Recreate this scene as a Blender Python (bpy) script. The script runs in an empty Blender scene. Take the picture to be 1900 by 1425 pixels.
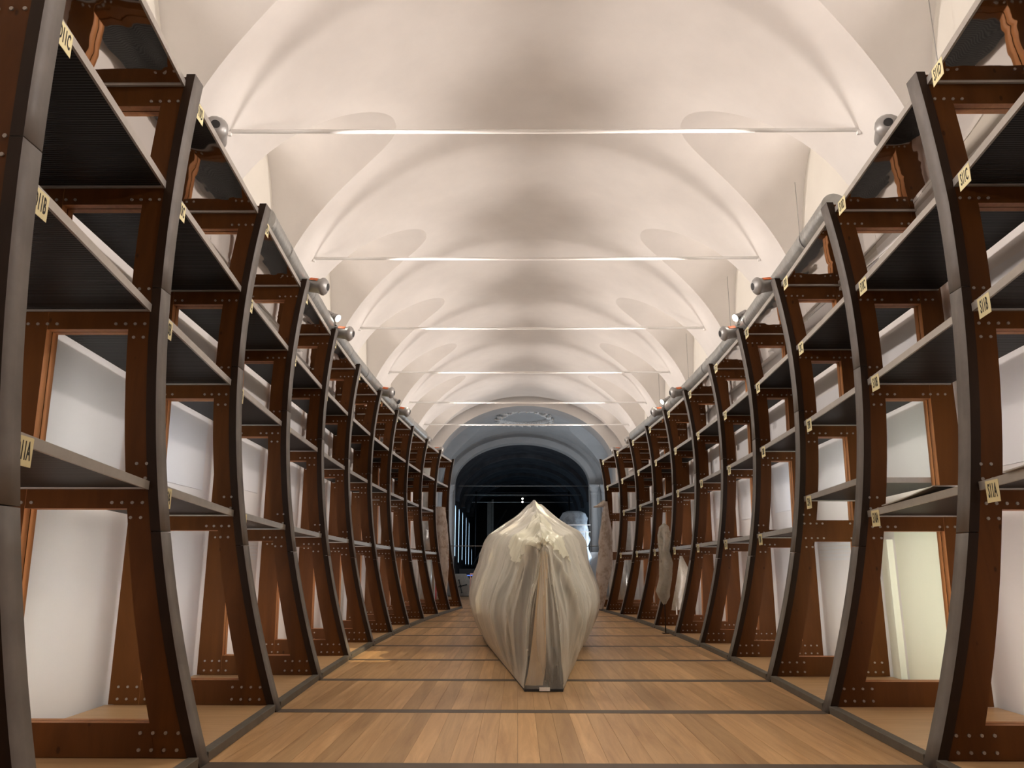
import bpy, bmesh, math, random
from mathutils import Vector, Matrix, noise
random.seed(7)
SC = bpy.context.scene
COL = SC.collection
pi = math.pi

# ------------------------------------------------------------------ camera
F_PX, TH, YA, RO = 1427.0, 0.2335, 0.0079, 0.0016
CAM = Vector((-0.3513, 0.0, 1.6))
cd = bpy.data.cameras.new('camera'); cam = bpy.data.objects.new('camera', cd); COL.objects.link(cam)
cd.sensor_fit = 'HORIZONTAL'; cd.sensor_width = 36.0; cd.lens = F_PX / 1900 * 36.0
cd.clip_start = 0.05; cd.clip_end = 300
fw = Vector((-math.sin(YA) * math.cos(TH), math.cos(YA) * math.cos(TH), math.sin(TH)))
rt = Vector((math.cos(YA), math.sin(YA), 0)); up = rt.cross(fw)
r2 = rt * math.cos(RO) + up * math.sin(RO); u2 = -rt * math.sin(RO) + up * math.cos(RO)
cam.matrix_world = Matrix(((r2.x, u2.x, -fw.x, CAM.x), (r2.y, u2.y, -fw.y, CAM.y), (r2.z, u2.z, -fw.z, CAM.z), (0, 0, 0, 1)))
SC.camera = cam

# ------------------------------------------------------------------ world, exposure
w = bpy.data.worlds.new('world'); SC.world = w; w.use_nodes = True
w.node_tree.nodes['Background'].inputs[0].default_value = (0.5, 0.6, 0.8, 1)
w.node_tree.nodes['Background'].inputs[1].default_value = 0.02
vs = SC.view_settings
vs.view_transform = 'Standard'; vs.look = 'None'; vs.gamma = 1; vs.use_curve_mapping = False
vs.exposure = 0.0

# ------------------------------------------------------------------ layout numbers (metres)
Y1, S, T = 6.80, 2.48, 0.20             # first rib, spacing, thickness
HW = 5.13                                   # lower side wall
UW = 4.85                                   # upper wall / springing
LEDGE = 5.95
P0, PS = 9.5376, 4.5108                     # tie rod piers
def RY(i): return Y1 + S * (i - 1)
BASE = [3.00, 3.06, 3.16, 3.27, 3.345, 3.375, 3.35, 3.28, 3.17, 2.99, 2.79, 2.545]
MID  = [3.69, 3.845, 3.95, 4.03, 4.08, 4.10, 4.06, 3.98, 3.85, 3.69, 3.45, 3.17]
TOP  = [3.66, 3.75, 3.76, 3.85, 3.93, 3.94, 3.88, 3.81, 3.68, 3.50, 3.265, 2.98]
HT   = [6.95, 6.65, 6.39, 6.25, 6.16, 6.095, 6.04, 6.01, 5.995, 5.965, 5.945, 5.93]
KR = [(Y1 + S * (i - 1)) / (7.105 + 2.4464 * (i - 1)) for i in range(12)]   # survey correction, rib by rib
RX = [.12, .115, .075, .068, .065, .06, .06, .05, .05, .04, .04, .04]
RX = [(-.3513 + (MID[i] + RX[i] + .3513) * KR[i]) - (.3513 + (MID[i] - .3513) * KR[i]) for i in range(12)]   # the right-hand row stands slightly farther out
HT0 = HT
BASE, MID, TOP = ([.3513 + (a[i] - .3513) * KR[i] for i in range(12)] for a in (BASE, MID, TOP))
HT = [1.6 + (HT0[i] - 1.6) * KR[i] for i in range(12)]
LEV = {'A': .346, 'B': .605, 'C': .803, 'D': .9785}
def ZS(i, L): return 1.6 + (LEV[L] * HT0[i] - 1.6) * KR[i]
def off(i, s): return RX[i] if s > 0 else 0.0
def rib_x(i, z, s=-1):
    b, m, t, H = BASE[i], MID[i], TOP[i], HT[i]
    pts = ((0.0, b), (1.6 + .1 * KR[i], b + .645 * (m - b)), (1.6 + 2.4 * KR[i], m), (H, t))
    r = 0
    for a, (za, xa) in enumerate(pts):
        l = xa
        for c, (zc, _) in enumerate(pts):
            if c != a: l *= (z - zc) / (za - zc)
        r += l
    return r + off(i, s) * (1 - .62 * max(0, min(1, (z - 5.0) / 1.5)))
BACK = [5.0] * 12

# ------------------------------------------------------------------ lights
def area(name, loc, direction, sx, sy, power, col):
    l = bpy.data.lights.new(name, 'AREA'); l.shape = 'RECTANGLE'; l.size = sx; l.size_y = sy
    l.energy = power; l.color = col
    o = bpy.data.objects.new(name, l); COL.objects.link(o); o.location = loc
    o.rotation_euler = Vector(direction).to_track_quat('-Z', 'Y').to_euler()
    return o
def spot(name, loc, target, power, col, ang, blend=.3, rad=.04):
    l = bpy.data.lights.new(name, 'SPOT'); l.energy = power; l.color = col; l.spot_size = ang; l.spot_blend = blend
    l.shadow_soft_size = rad
    o = bpy.data.objects.new(name, l); COL.objects.link(o); o.location = loc
    o.rotation_euler = (Vector(target) - Vector(loc)).to_track_quat('-Z', 'Y').to_euler()
    return o
WARM = (1.0, .90, .835)
# spots on top of the shelving, each aimed at the opposite pier of the vault
for j in range(-2, 6):
    y = P0 + PS * j
    for s in (-1, 1):
        spot('vault_spot', (s * 3.72, y + .35, 6.85), (-s * 4.3, y + .2, 7.35), 1250, WARM, 1.25, 1.0, .12)
        spot('rod_fill', (s * 3.5, y - .9, 6.75), (s * 3.8, y, 7.47), 20, WARM, 1.7, 1.0, .05)  # unseen spot added to brighten the tie rod ends
# long strip lights added unseen above the top shelves to even out the vault
for j in range(-2, 6):
    for s in (-1, 1):
        a = area('vault_fill', (s * 3.72, P0 + PS * (j + .5), 6.9), (-s * 1.0, 0, .75), .12, 4.4, 19, WARM)
        a.data.spread = 2.6
        area('vault_fill', (s * 3.78, P0 + PS * (j + .5), 6.9), (-s * .15, 0, 1), .06, 4.4, 2.5, WARM)  # upward strip added to lift the tie rods
# unseen lights added behind each front post to brighten the bay's wall
for i in range(0, 11):
    for s in (-1, 1):
        tint = [(1, .87, .81), (1, .91, .86), (.97, .96, .91), (1, .89, .84), (.93, .94, .98)][(i * 2 + (s > 0)) % 5]
        if s > 0 and i == 2: tint = (1, 1, .86)
        a = area('wall_fill', (s * (BASE[i] + 1.0), RY(i) + T + .06, 1.9), (s * .50, .87, 0), .06, 3.4, 13, tint)
        a.data.spread = 1.5
        a = area('wall_fill', (s * (BASE[i] + 1.0), RY(i) + T + .06, 1.9), (s * .9, .4, 0), .06, 3.4, 4.5, tint)
        area('wall_fill', (s * (TOP[i] + .36), RY(i) + T + .06, .89 * HT[i]), (s * .7, .7, 0), .06, .7, 2.2, WARM)
# spotlights on the ribs, plus further spots added to brighten the aisle
spot('boat_spot', (3.65, 8.2, 6.9), (0, 12.6, 1.7), 620, (1, .94, .74), .75, .8, .05)
spot('boat_spot', (-3.65, 8.2, 6.9), (0, 12.6, 1.7), 200, (1, .93, .70), .75, .8, .05)
for y, s, p in ((8.3, -1, 420), (8.3, 1, 420), (RY(4) + .3, -1, 420), (RY(4) + .3, 1, 420), (RY(7) + .3, 1, 420), (RY(7) + .3, -1, 420), (RY(10), 1, 300), (RY(10), -1, 300)):
    spot('aisle_spot', (s * 3.6, y, 6.8), (-s * .9, y - 2.5, 0), p, (1, .88, .70), 1.35, 1.0, .08)
# warm patch on the floor
spot('floor_spot', (3.75, RY(4) + .45, 6.75), (-2.75, 14.9, 0), 3600, (1, .80, .50), .20, .25)
# general fill light, added unseen over the near aisle
area('room_fill', (0, 1.5, 8.9), (0, .1, -1), 3, 2, 60, WARM)
# cool light in the crossing
area('crossing_light', (4.6, 40.5, 3.0), (-1, 0.0, .75), 3.5, 2.5, 190, (.80, .90, 1.0))
area('crossing_light', (-4.6, 41.5, 2.6), (1, 0.1, .6), 2.5, 2.0, 80, (.80, .90, 1.0))

# ------------------------------------------------------------------ materials
def new_mat(name):
    m = bpy.data.materials.new(name); m.use_nodes = True
    nt = m.node_tree; return m, nt, nt.nodes['Principled BSDF']
def setv(b, **k):
    for n, v in k.items():
        b.inputs[n.replace('_', ' ')].default_value = v
def node(nt, typ, **k):
    n = nt.nodes.new(typ)
    for a, v in k.items():
        if a in n.inputs.keys(): n.inputs[a].default_value = v
        else: setattr(n, a, v)
    return n
def coords(nt, scale, kind='Object', rot=(0, 0, 0)):
    tc = nt.nodes.new('ShaderNodeTexCoord'); mp = nt.nodes.new('ShaderNodeMapping')
    mp.inputs['Scale'].default_value = scale; mp.inputs['Rotation'].default_value = rot
    nt.links.new(tc.outputs[kind], mp.inputs[0]); return mp.outputs[0]
def ramp(nt, src, stops):
    r = nt.nodes.new('ShaderNodeValToRGB'); e = r.color_ramp.elements
    while len(e) < len(stops): e.new(0.5)
    for k, (p, c) in enumerate(stops):
        e[k].position = p; e[k].color = (*c, 1)
    nt.links.new(src, r.inputs[0]); return r.outputs[0]
def mixc(nt, a, b, fac, mode='MIX'):
    n = nt.nodes.new('ShaderNodeMix'); n.data_type = 'RGBA'; n.blend_type = mode
    if isinstance(fac, (int, float)): n.inputs[0].default_value = fac
    else: nt.links.new(fac, n.inputs[0])
    for k, v in ((6, a), (7, b)):
        if isinstance(v, tuple): n.inputs[k].default_value = (*v, 1)
        else: nt.links.new(v, n.inputs[k])
    return n.outputs[2]
def bump(nt, b, h, strength=.3, dist=.01):
    n = node(nt, 'ShaderNodeBump'); n.inputs['Strength'].default_value = strength; n.inputs['Distance'].default_value = dist
    nt.links.new(h, n.inputs['Height']); nt.links.new(n.outputs[0], b.inputs['Normal'])

def wood(name, c1, c2, scale, rough=.5, knots=True, random_obj=0.0, rnd_island=False, coat=0.0, spec=.4):
    m, nt, b = new_mat(name)
    v = coords(nt, scale)
    if random_obj:
        oi = nt.nodes.new('ShaderNodeNewGeometry' if rnd_island else 'ShaderNodeObjectInfo')
        rnd = oi.outputs['Random Per Island'] if rnd_island else oi.outputs['Random']
        ad = node(nt, 'ShaderNodeVectorMath'); ad.operation = 'ADD'
        sc_ = node(nt, 'ShaderNodeVectorMath'); sc_.operation = 'SCALE'; sc_.inputs[3].default_value = 37.0
        cb = nt.nodes.new('ShaderNodeCombineXYZ')
        for k in range(3): nt.links.new(rnd, cb.inputs[k])
        nt.links.new(cb.outputs[0], sc_.inputs[0]); nt.links.new(v, ad.inputs[0]); nt.links.new(sc_.outputs[0], ad.inputs[1]); v = ad.outputs[0]
    n1 = node(nt, 'ShaderNodeTexNoise', Scale=2.0, Detail=6.0, Roughness=.62, Distortion=.6); nt.links.new(v, n1.inputs['Vector'])
    col = ramp(nt, n1.outputs[0], [(.28, c1), (.72, c2)])
    if random_obj:
        hv = node(nt, 'ShaderNodeHueSaturation')
        mr = node(nt, 'ShaderNodeMapRange'); mr.inputs[3].default_value = 1 - random_obj; mr.inputs[4].default_value = 1 + random_obj
        nt.links.new(rnd, mr.inputs[0]); nt.links.new(mr.outputs[0], hv.inputs['Value']); nt.links.new(col, hv.inputs['Color']); col = hv.outputs[0]
    if knots:
        vo = node(nt, 'ShaderNodeTexVoronoi', Scale=3.2); nt.links.new(coords(nt, (1.6, 1.6, .9)), vo.inputs['Vector'])
        k = ramp(nt, vo.outputs['Distance'], [(.06, (.35, .3, .28)), (.10, (1, 1, 1))])
        col = mixc(nt, col, k, .8, 'MULTIPLY')
    nt.links.new(col, b.inputs['Base Color'])
    setv(b, Roughness=rough, Specular_IOR_Level=spec, Coat_Weight=coat, Coat_Roughness=.25)
    bump(nt, b, n1.outputs[0], .12, .004)
    return m
def plain(name, c, rough=.5, metal=0.0, nscale=0, var=.15, bmp=.0, spec=.5):
    m, nt, b = new_mat(name)
    setv(b, Roughness=rough, Metallic=metal, Specular_IOR_Level=spec); b.inputs['Base Color'].default_value = (*c, 1)
    if nscale:
        n = node(nt, 'ShaderNodeTexNoise', Scale=nscale, Detail=5.0, Roughness=.6); nt.links.new(coords(nt, (1, 1, 1)), n.inputs['Vector'])
        lo = tuple(x * (1 - var) for x in c); hi = tuple(min(1, x * (1 + var)) for x in c)
        nt.links.new(ramp(nt, n.outputs[0], [(.3, lo), (.7, hi)]), b.inputs['Base Color'])
        if bmp: bump(nt, b, n.outputs[0], bmp, .01)
    return m
def emit(name, c, st):
    m, nt, b = new_mat(name); setv(b, Emission_Strength=st, Roughness=.4)
    b.inputs['Base Color'].default_value = (*c, 1); b.inputs['Emission Color'].default_value = (*c, 1); return m

M = {}
M['plaster'] = plain('white_plaster', (.78, .745, .71), .85, 0, 1.1, .04, .35, .2)
M['lunette_shade'] = plain('shaded_lunette_plaster', (.67, .635, .57), .85, 0, .8, .03, .08, .2)  # tan dimness of the lunette lighting put into the wall colour
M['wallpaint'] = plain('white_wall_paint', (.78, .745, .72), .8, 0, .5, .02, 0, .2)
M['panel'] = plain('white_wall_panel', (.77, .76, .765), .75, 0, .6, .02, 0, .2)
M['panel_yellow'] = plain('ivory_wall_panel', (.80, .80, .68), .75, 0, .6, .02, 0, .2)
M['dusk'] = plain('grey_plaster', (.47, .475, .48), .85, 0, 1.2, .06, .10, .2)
M['dim_plaster'] = plain('dim_hall_plaster', (.10, .105, .12), .85, 0, 1.2, .3, .10, .2)  # white plaster of the unlit hall, its darkness put into the colour
M['wood'] = wood('brown_stained_timber', (.066, .021, .0038), (.118, .040, .0075), (1.4, 1.4, .22), .5, True, 0, False, 0, .14)
M['wood_edge'] = wood('lit_plywood_edge', (.36, .145, .05), (.54, .24, .09), (6, 6, .5), .55, False)  # bare plywood edge, with the orange of its lit faces in the colour
M['core'] = wood('dark_stained_core', (.016, .008, .004), (.03, .014, .006), (2, 2, .3), .55, False, 0, False, 0, .2)
M['grey'] = plain('grey_stained_edge', (.155, .138, .125), .55, 0, 3, .18, .05)
M['sill'] = plain('dark_grey_sill', (.10, .088, .07), .6, 0, 5, .2, .05)
M['strip'] = plain('dark_inlay', (.085, .062, .045), .5, 0, 6, .2)
M['floor'] = wood('pine_floor_plank', (.40, .22, .095), (.66, .42, .21), (5.0, .34, 1), .36, False, .20, False, .12)
M['floor_far'] = wood('pine_floor_plank_far', (.40, .22, .095), (.66, .42, .21), (5.0, .34, 1), .36, False, .20, True, .12)
M['platform'] = wood('pale_platform_board', (.50, .30, .14), (.66, .43, .22), (.5, 6.0, 1), .4, False, .05, False, .1)
M['alu'] = plain('brushed_aluminium_trim', (.50, .47, .43), .38, .55, 8, .06)
M['bolt'] = plain('steel_bolt', (.34, .30, .26), .5, .6)
M['duct'] = plain('galvanised_duct', (.46, .465, .45), .36, .7, 5, .14)
M['nozzle'] = plain('grey_nozzle', (.36, .35, .34), .4, .4, 6, .1)
M['dark'] = plain('black_plastic', (.012, .012, .013), .5)
M['orange'] = plain('orange_tag', (.70, .16, .04), .5, 0, 30, .4)
M['cream'] = plain('cream_sign_card', (.80, .72, .42), .6)
M['ink'] = plain('black_ink', (.02, .018, .015), .6)
M['rod'] = plain('white_painted_iron', (.90, .88, .85), .6)
M['lamp_on'] = emit('lamp_lens_lit', (1, .96, .86), 12)
M['hull'] = wood('boat_planking', (.085, .066, .05), (.16, .125, .095), (3, .5, 6), .6, False)
M['paleinner'] = plain('tan_cloth', (.62, .46, .30), .7)
M['led'] = emit('cold_light_window', (.50, .76, 1.0), 2.6)
M['glow_blue'] = emit('blue_light', (.12, .25, 1.0), 1.5)
M['black'] = plain('matt_black', (.014, .014, .017), .6)
M['machine'] = plain('grey_board', (.30, .28, .25), .7, 0, 4, .15)
M['pink'] = plain('pinkish_wood', (.62, .33, .25), .5)
M['stucco'] = plain('stucco_ornament', (.84, .82, .78), .8, 0, 14, .3, .4)
M['red'] = plain('red_strip', (.35, .02, .02), .5)

def shelf_dark(name):
    m, nt, b = new_mat(name)
    v = coords(nt, (1, 1, 1))
    wv = node(nt, 'ShaderNodeTexWave', Scale=9.5, Distortion=.15, Detail=1.0); wv.bands_direction = 'Y'; nt.links.new(v, wv.inputs['Vector'])
    n = node(nt, 'ShaderNodeTexNoise', Scale=3.0, Detail=4.0); nt.links.new(coords(nt, (.4, 14, 1)), n.inputs['Vector'])
    c = ramp(nt, wv.outputs[0], [(.55, (.006, .006, .006)), (.95, (.022, .022, .021))])
    c2 = ramp(nt, n.outputs[0], [(.35, (.45, .45, .45)), (.65, (1.2, 1.2, 1.2))])
    nt.links.new(mixc(nt, c, c2, 1.0, 'MULTIPLY'), b.inputs['Base Color'])
    setv(b, Roughness=.45, Specular_IOR_Level=.35); bump(nt, b, wv.outputs[0], .5, .006)
    return m
M['ribbed'] = shelf_dark('black_ribbed_board')
def film():
    m, nt, b = new_mat('mirror_film')
    b.inputs['Base Color'].default_value = (.74, .70, .66, 1); setv(b, Metallic=1.0, Roughness=.035)
    n = node(nt, 'ShaderNodeTexNoise', Scale=1.0, Detail=1.5, Roughness=.4, Distortion=.5); nt.links.new(coords(nt, (2.2, 1.1, 1)), n.inputs['Vector'])
    bump(nt, b, n.outputs[0], .30, .05)
    return m
M['film'] = film()
def plastic(name, clear, tint=(.86, .84, .76), stain=None, uv=False):
    m, nt, b = new_mat(name)
    out = nt.nodes['Material Output']
    setv(b, Roughness=.2, Specular_IOR_Level=.8); b.inputs['Base Color'].default_value = (*tint, 1)
    nz = node(nt, 'ShaderNodeTexNoise', Scale=2.2, Detail=5.0, Roughness=.65); nt.links.new(coords(nt, (2.6, .5, 1), 'UV') if uv else coords(nt, (2.2, 2.2, 1.5)), nz.inputs['Vector'])
    if stain:
        nt.links.new(ramp(nt, nz.outputs[0], [(.40, stain), (.54, tint)]), b.inputs['Base Color'])
    tl = node(nt, 'ShaderNodeBsdfTranslucent'); tl.inputs[0].default_value = (*tint, 1)
    tr = node(nt, 'ShaderNodeBsdfTransparent'); tr.inputs[0].default_value = (.97, .96, .93, 1)
    m1 = node(nt, 'ShaderNodeMixShader'); m1.inputs[0].default_value = .18 if uv else .3
    nt.links.new(b.outputs[0], m1.inputs[1]); nt.links.new(tl.outputs[0], m1.inputs[2])
    m2 = node(nt, 'ShaderNodeMixShader')
    mr = node(nt, 'ShaderNodeMapRange'); mr.inputs[1].default_value = .3; mr.inputs[2].default_value = .7
    mr.inputs[3].default_value = clear * (.75 if uv else .45); mr.inputs[4].default_value = min(.85, clear * (1.2 if uv else 1.45))
    nt.links.new(nz.outputs[0], mr.inputs[0])
    if uv:                                            # a single thin layer at the bow, doubled farther back
        uvn = nt.nodes.new('ShaderNodeTexCoord'); sx_ = nt.nodes.new('ShaderNodeSeparateXYZ'); nt.links.new(uvn.outputs['UV'], sx_.inputs[0])
        ab = node(nt, 'ShaderNodeMath', operation='ABSOLUTE'); nt.links.new(sx_.outputs[0], ab.inputs[0])
        m3 = node(nt, 'ShaderNodeMapRange'); m3.inputs[1].default_value = .12; m3.inputs[2].default_value = .55; m3.inputs[3].default_value = 1.22; m3.inputs[4].default_value = 1.0
        nt.links.new(ab.outputs[0], m3.inputs[0])
        ml = node(nt, 'ShaderNodeMath', operation='MULTIPLY'); nt.links.new(mr.outputs[0], ml.inputs[0]); nt.links.new(m3.outputs[0], ml.inputs[1])
        lw = nt.nodes.new('ShaderNodeLayerWeight'); lw.inputs[0].default_value = .35
        m4 = node(nt, 'ShaderNodeMapRange'); m4.inputs[1].default_value = .05; m4.inputs[2].default_value = .75; m4.inputs[3].default_value = 1.15; m4.inputs[4].default_value = .12
        nt.links.new(lw.outputs['Facing'], m4.inputs[0])
        ml2 = node(nt, 'ShaderNodeMath', operation='MULTIPLY'); nt.links.new(ml.outputs[0], ml2.inputs[0]); nt.links.new(m4.outputs[0], ml2.inputs[1]); nt.links.new(ml2.outputs[0], m2.inputs[0])
    else: nt.links.new(mr.outputs[0], m2.inputs[0])
    nt.links.new(m1.outputs[0], m2.inputs[1]); nt.links.new(tr.outputs[0], m2.inputs[2])
    nt.links.new(m2.outputs[0], out.inputs['Surface'])
    bump(nt, b, nz.outputs[0], .18 if uv else .5, .05)
    return m
M['sheet'] = plastic('translucent_dust_sheet', .56, (.84, .82, .755), None, True)
M['sheet2'] = plastic('dust_sheet_top_layer', .30, (.95, .93, .80), None, True)
M['wrap'] = plastic('plastic_wrap', .14, (.74, .67, .61), (.36, .27, .19))
M['wrap_clear'] = plastic('clear_plastic_wrap', .50, (.62, .59, .52), (.30, .27, .22))
M['wrap_blue'] = plastic('wrap_over_case', .10, (.36, .42, .48), (.20, .23, .26))

# ------------------------------------------------------------------ mesh helpers
ORD = ['nearest', 'second', 'third', 'fourth', 'fifth', 'sixth', 'seventh', 'eighth', 'ninth', 'tenth', 'eleventh', 'twelfth']
def tag(o, label=None, cat=None, group=None, kind=None):
    if label: o['label'] = label
    if cat: o['category'] = cat
    if group: o['group'] = group
    if kind: o['kind'] = kind
    return o
def empty(name, loc):
    o = bpy.data.objects.new(name, None); COL.objects.link(o); o.location = loc; o.empty_display_size = .1; return o
def wloc(o):
    v = Vector((0, 0, 0))
    while o: v = v + o.location; o = o.parent
    return v
class MB:
    """collects world-space geometry; build() links it as ONE mesh object"""
    def __init__(s): s.bm = bmesh.new()
    def v(s, co): return s.bm.verts.new(co)
    def face(s, vs_, mi=0, sm=False):
        try: f = s.bm.faces.new(vs_)
        except ValueError: return None
        f.material_index = mi; f.smooth = sm; return f
    def hexa(s, p, mi=0, mis=None):
        """p: 8 points, bottom loop 0-3 then top loop 4-7"""
        vs_ = [s.v(q) for q in p]
        for k, q in enumerate(((3, 2, 1, 0), (4, 5, 6, 7), (0, 1, 5, 4), (1, 2, 6, 5), (2, 3, 7, 6), (3, 0, 4, 7))):
            s.face([vs_[a] for a in q], mis[k] if mis else mi)
    def box(s, x0, x1, y0, y1, z0, z1, mi=0, mis=None):
        s.hexa(((x0, y0, z0), (x1, y0, z0), (x1, y1, z0), (x0, y1, z0), (x0, y0, z1), (x1, y0, z1), (x1, y1, z1), (x0, y1, z1)), mi, mis)
    def strip(s, a, b, y0, y1, m_face=0, m_a=0, m_b=0):
        """a, b: lists of (x,z); solid between both curves, y0..y1"""
        A0 = [s.v((x, y0, z)) for x, z in a]; A1 = [s.v((x, y1, z)) for x, z in a]
        B0 = [s.v((x, y0, z)) for x, z in b]; B1 = [s.v((x, y1, z)) for x, z in b]
        for k in range(len(a) - 1):
            s.face((A0[k], A0[k + 1], B0[k + 1], B0[k]), m_face); s.face((A1[k], A1[k + 1], B1[k + 1], B1[k]), m_face)
            s.face((A0[k], A0[k + 1], A1[k + 1], A1[k]), m_a, True); s.face((B0[k], B0[k + 1], B1[k + 1], B1[k]), m_b, True)
        for k in (0, -1): s.face((A0[k], A1[k], B1[k], B0[k]), m_a)
    def tube(s, pts, r, n=10, mi=0, cap=True, sm=True):
        pts = [Vector(p) for p in pts]; rr = r if isinstance(r, (list, tuple)) else [r] * len(pts)
        d0 = (pts[-1] - pts[0]).normalized(); ref = Vector((0, 0, 1)) if abs(d0.z) < .9 else Vector((0, 1, 0))
        rings = []
        for k, p in enumerate(pts):
            d = (pts[min(k + 1, len(pts) - 1)] - pts[max(k - 1, 0)]).normalized()
            if d.length < .5: d = d0
            e1 = d.cross(ref).normalized(); e2 = d.cross(e1)
            rings.append([s.v(p + (e1 * math.cos(2 * pi * q / n) + e2 * math.sin(2 * pi * q / n)) * rr[k]) for q in range(n)])
        for k in range(len(pts) - 1):
            for q in range(n): s.face((rings[k][q], rings[k][(q + 1) % n], rings[k + 1][(q + 1) % n], rings[k + 1][q]), mi, sm)
        if cap: s.face(rings[0][::-1], mi); s.face(rings[-1], mi)
    def disc(s, c, axis, r, h, n=8, mi=0):
        c = Vector(c); a = Vector(axis).normalized(); s.tube((c, c + a * h), r, n, mi, True, False)
    def grid(s, rows, mi=0, sm=True, close=False):
        g = [[s.v(p) for p in r] for r in rows]
        for a in range(len(g) - 1):
            n = len(g[a])
            for q in range(n if close else n - 1):
                s.face((g[a][q], g[a][(q + 1) % n], g[a + 1][(q + 1) % n], g[a + 1][q]), mi, sm)
        return g
    def build(s, name, mats, parent=None, fix=True, bevel=0):
        if not isinstance(mats, (list, tuple)): mats = [mats]
        if fix: bmesh.ops.recalc_face_normals(s.bm, faces=s.bm.faces)
        if bevel:
            bmesh.ops.bevel(s.bm, geom=[e for e in s.bm.edges if len(e.link_faces) == 2 and e.calc_face_angle(0) > .5], offset=bevel, segments=1, affect='EDGES', material=-1)
        org = wloc(parent) if parent else Vector((0, 0, 0))
        if org.length > 0: bmesh.ops.translate(s.bm, verts=s.bm.verts, vec=-org)
        me = bpy.data.meshes.new(name); s.bm.to_mesh(me); s.bm.free()
        for m in mats: me.materials.append(m)
        o = bpy.data.objects.new(name, me); COL.objects.link(o)
        if parent: o.parent = parent
        return o
def recentre(o, c):
    """move a top-level mesh's origin to c without moving the mesh"""
    o.data.transform(Matrix.Translation(-Vector(c))); o.location = c; return o

# ================================================================== SETTING
# ---- nave vault with lunettes
VA, VZ, VB = UW, 5.84, 3.66
def zmain(x): return VZ + VB * math.sqrt(max(0, 1 - (x / VA) ** 2))
def xmain(z): return VA * math.sqrt(max(0, 1 - ((z - VZ) / VB) ** 2))
def zlun(u, wmax): return VZ + 3.16 * max(0, 1 - (min(u, wmax) / wmax) ** 2.4) ** (1 / 2.6)
def vault(m, mi, y_piers, wmax=1.4, ytrim=(-99, 99)):
    NA = 44
    for j in range(len(y_piers) - 1):
        ya, yb = y_piers[j], y_piers[j + 1]; c = (ya + yb) / 2; hw = (yb - ya) / 2
        us = [wmax * math.sin(k / 22 * pi / 2) for k in range(23)]
        us += [wmax + (hw - wmax) * k / 3 for k in (1, 2, 3)]
        ys = sorted(set([c - u for u in us] + [c + u for u in us]))
        ys = [y for y in ys if ytrim[0] <= y <= ytrim[1]]
        rows = []
        for y in ys:
            zl = max(zlun(abs(y - c), wmax), LEDGE - .02); xg = xmain(zl); th = math.asin(min(1, xg / VA))
            rows.append([(VA * math.sin(-th + 2 * th * k / NA), y, VZ + VB * math.cos(-th + 2 * th * k / NA)) for k in range(NA + 1)])
        m.grid(rows, mi)
        inner = [y for y in ys if abs(y - c) <= wmax + 1e-6]
        for s in (-1, 1):
            m.grid([[(s * (xmain(zlun(abs(y - c), wmax)) * (1 - f) + UW * f), y, zlun(abs(y - c), wmax)) for f in (0, .25, .5, .75, 1)] for y in inner], mi)
            # lunette end wall and pier wall
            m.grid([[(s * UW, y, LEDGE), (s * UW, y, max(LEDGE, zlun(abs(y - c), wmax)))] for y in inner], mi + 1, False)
NAVE0, NAVE1 = P0 - 3 * PS, 36.0
m = MB(); vault(m, 0, [P0 + PS * j for j in range(-3, 7)], 1.4, (-99, NAVE1))
tag(m.build('ceiling', [M['plaster'], M['lunette_shade']], fix=False), kind='structure')
# ---- nave side walls (lower wall, ledge underside)
for s, nm in ((-1, 'wall_left'), (1, 'wall_right')):
    m = MB()
    m.box(min(s * HW, s * (HW + .3)), max(s * HW, s * (HW + .3)), NAVE0, NAVE1, -.05, LEDGE + .3)
    xa, xb = sorted((s * (UW + .012), s * (HW + .01))); m.box(xa, xb, NAVE0, NAVE1, LEDGE, LEDGE + .25)
    wl = tag(m.build(nm, M['wallpaint']), kind='structure')
    for i in range(0, 11):                        # flush panels on the wall, one per bay
        q = MB(); z0, z1 = (2.72, 4.95) if i % 3 else (2.9, 4.6)
        xa, xb = sorted((s * HW, s * (HW - .012)))
        q.box(xa, xb, RY(i) + .75, RY(i) + 2.35, z0, z1); q.build('wall_panel', M['panel'], wl)
    if s > 0:                                      # ivory panels behind the second bay on the right
        q = MB(); q.box(HW - .05, HW, 9.65, 11.35, .07, 2.35); q.build('ivory_panel', M['panel_yellow'], wl)
        q = MB(); q.box(HW - .09, HW, 11.52, 11.75, .07, 2.0); q.build('ivory_panel', M['panel_yellow'], wl)
    for i in (3,):                                  # louvred vent
        q = MB(); xa, xb = sorted((s * HW, s * (HW - .02)))
        for k in range(9): q.box(xa, xb, 12.75, 14.35, 1.72 + k * .062, 1.72 + k * .062 + .045)
        tag(q.build('louvre_slats', M['panel'], wl), kind='stuff')
    # narrow trim along the ledge
    q = MB(); xa, xb = sorted((s * UW, s * (UW - .015))); q.box(xa, xb, NAVE0, NAVE1, LEDGE - .0, LEDGE + .05)
    tag(q.build('trim_1' if s < 0 else 'trim_2', M['plaster']), kind='structure')
m = MB(); m.box(-5.6, 5.6, NAVE0 - .3, NAVE0, -.05, 10); tag(m.build('wall_back', M['wallpaint']), kind='structure')

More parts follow.
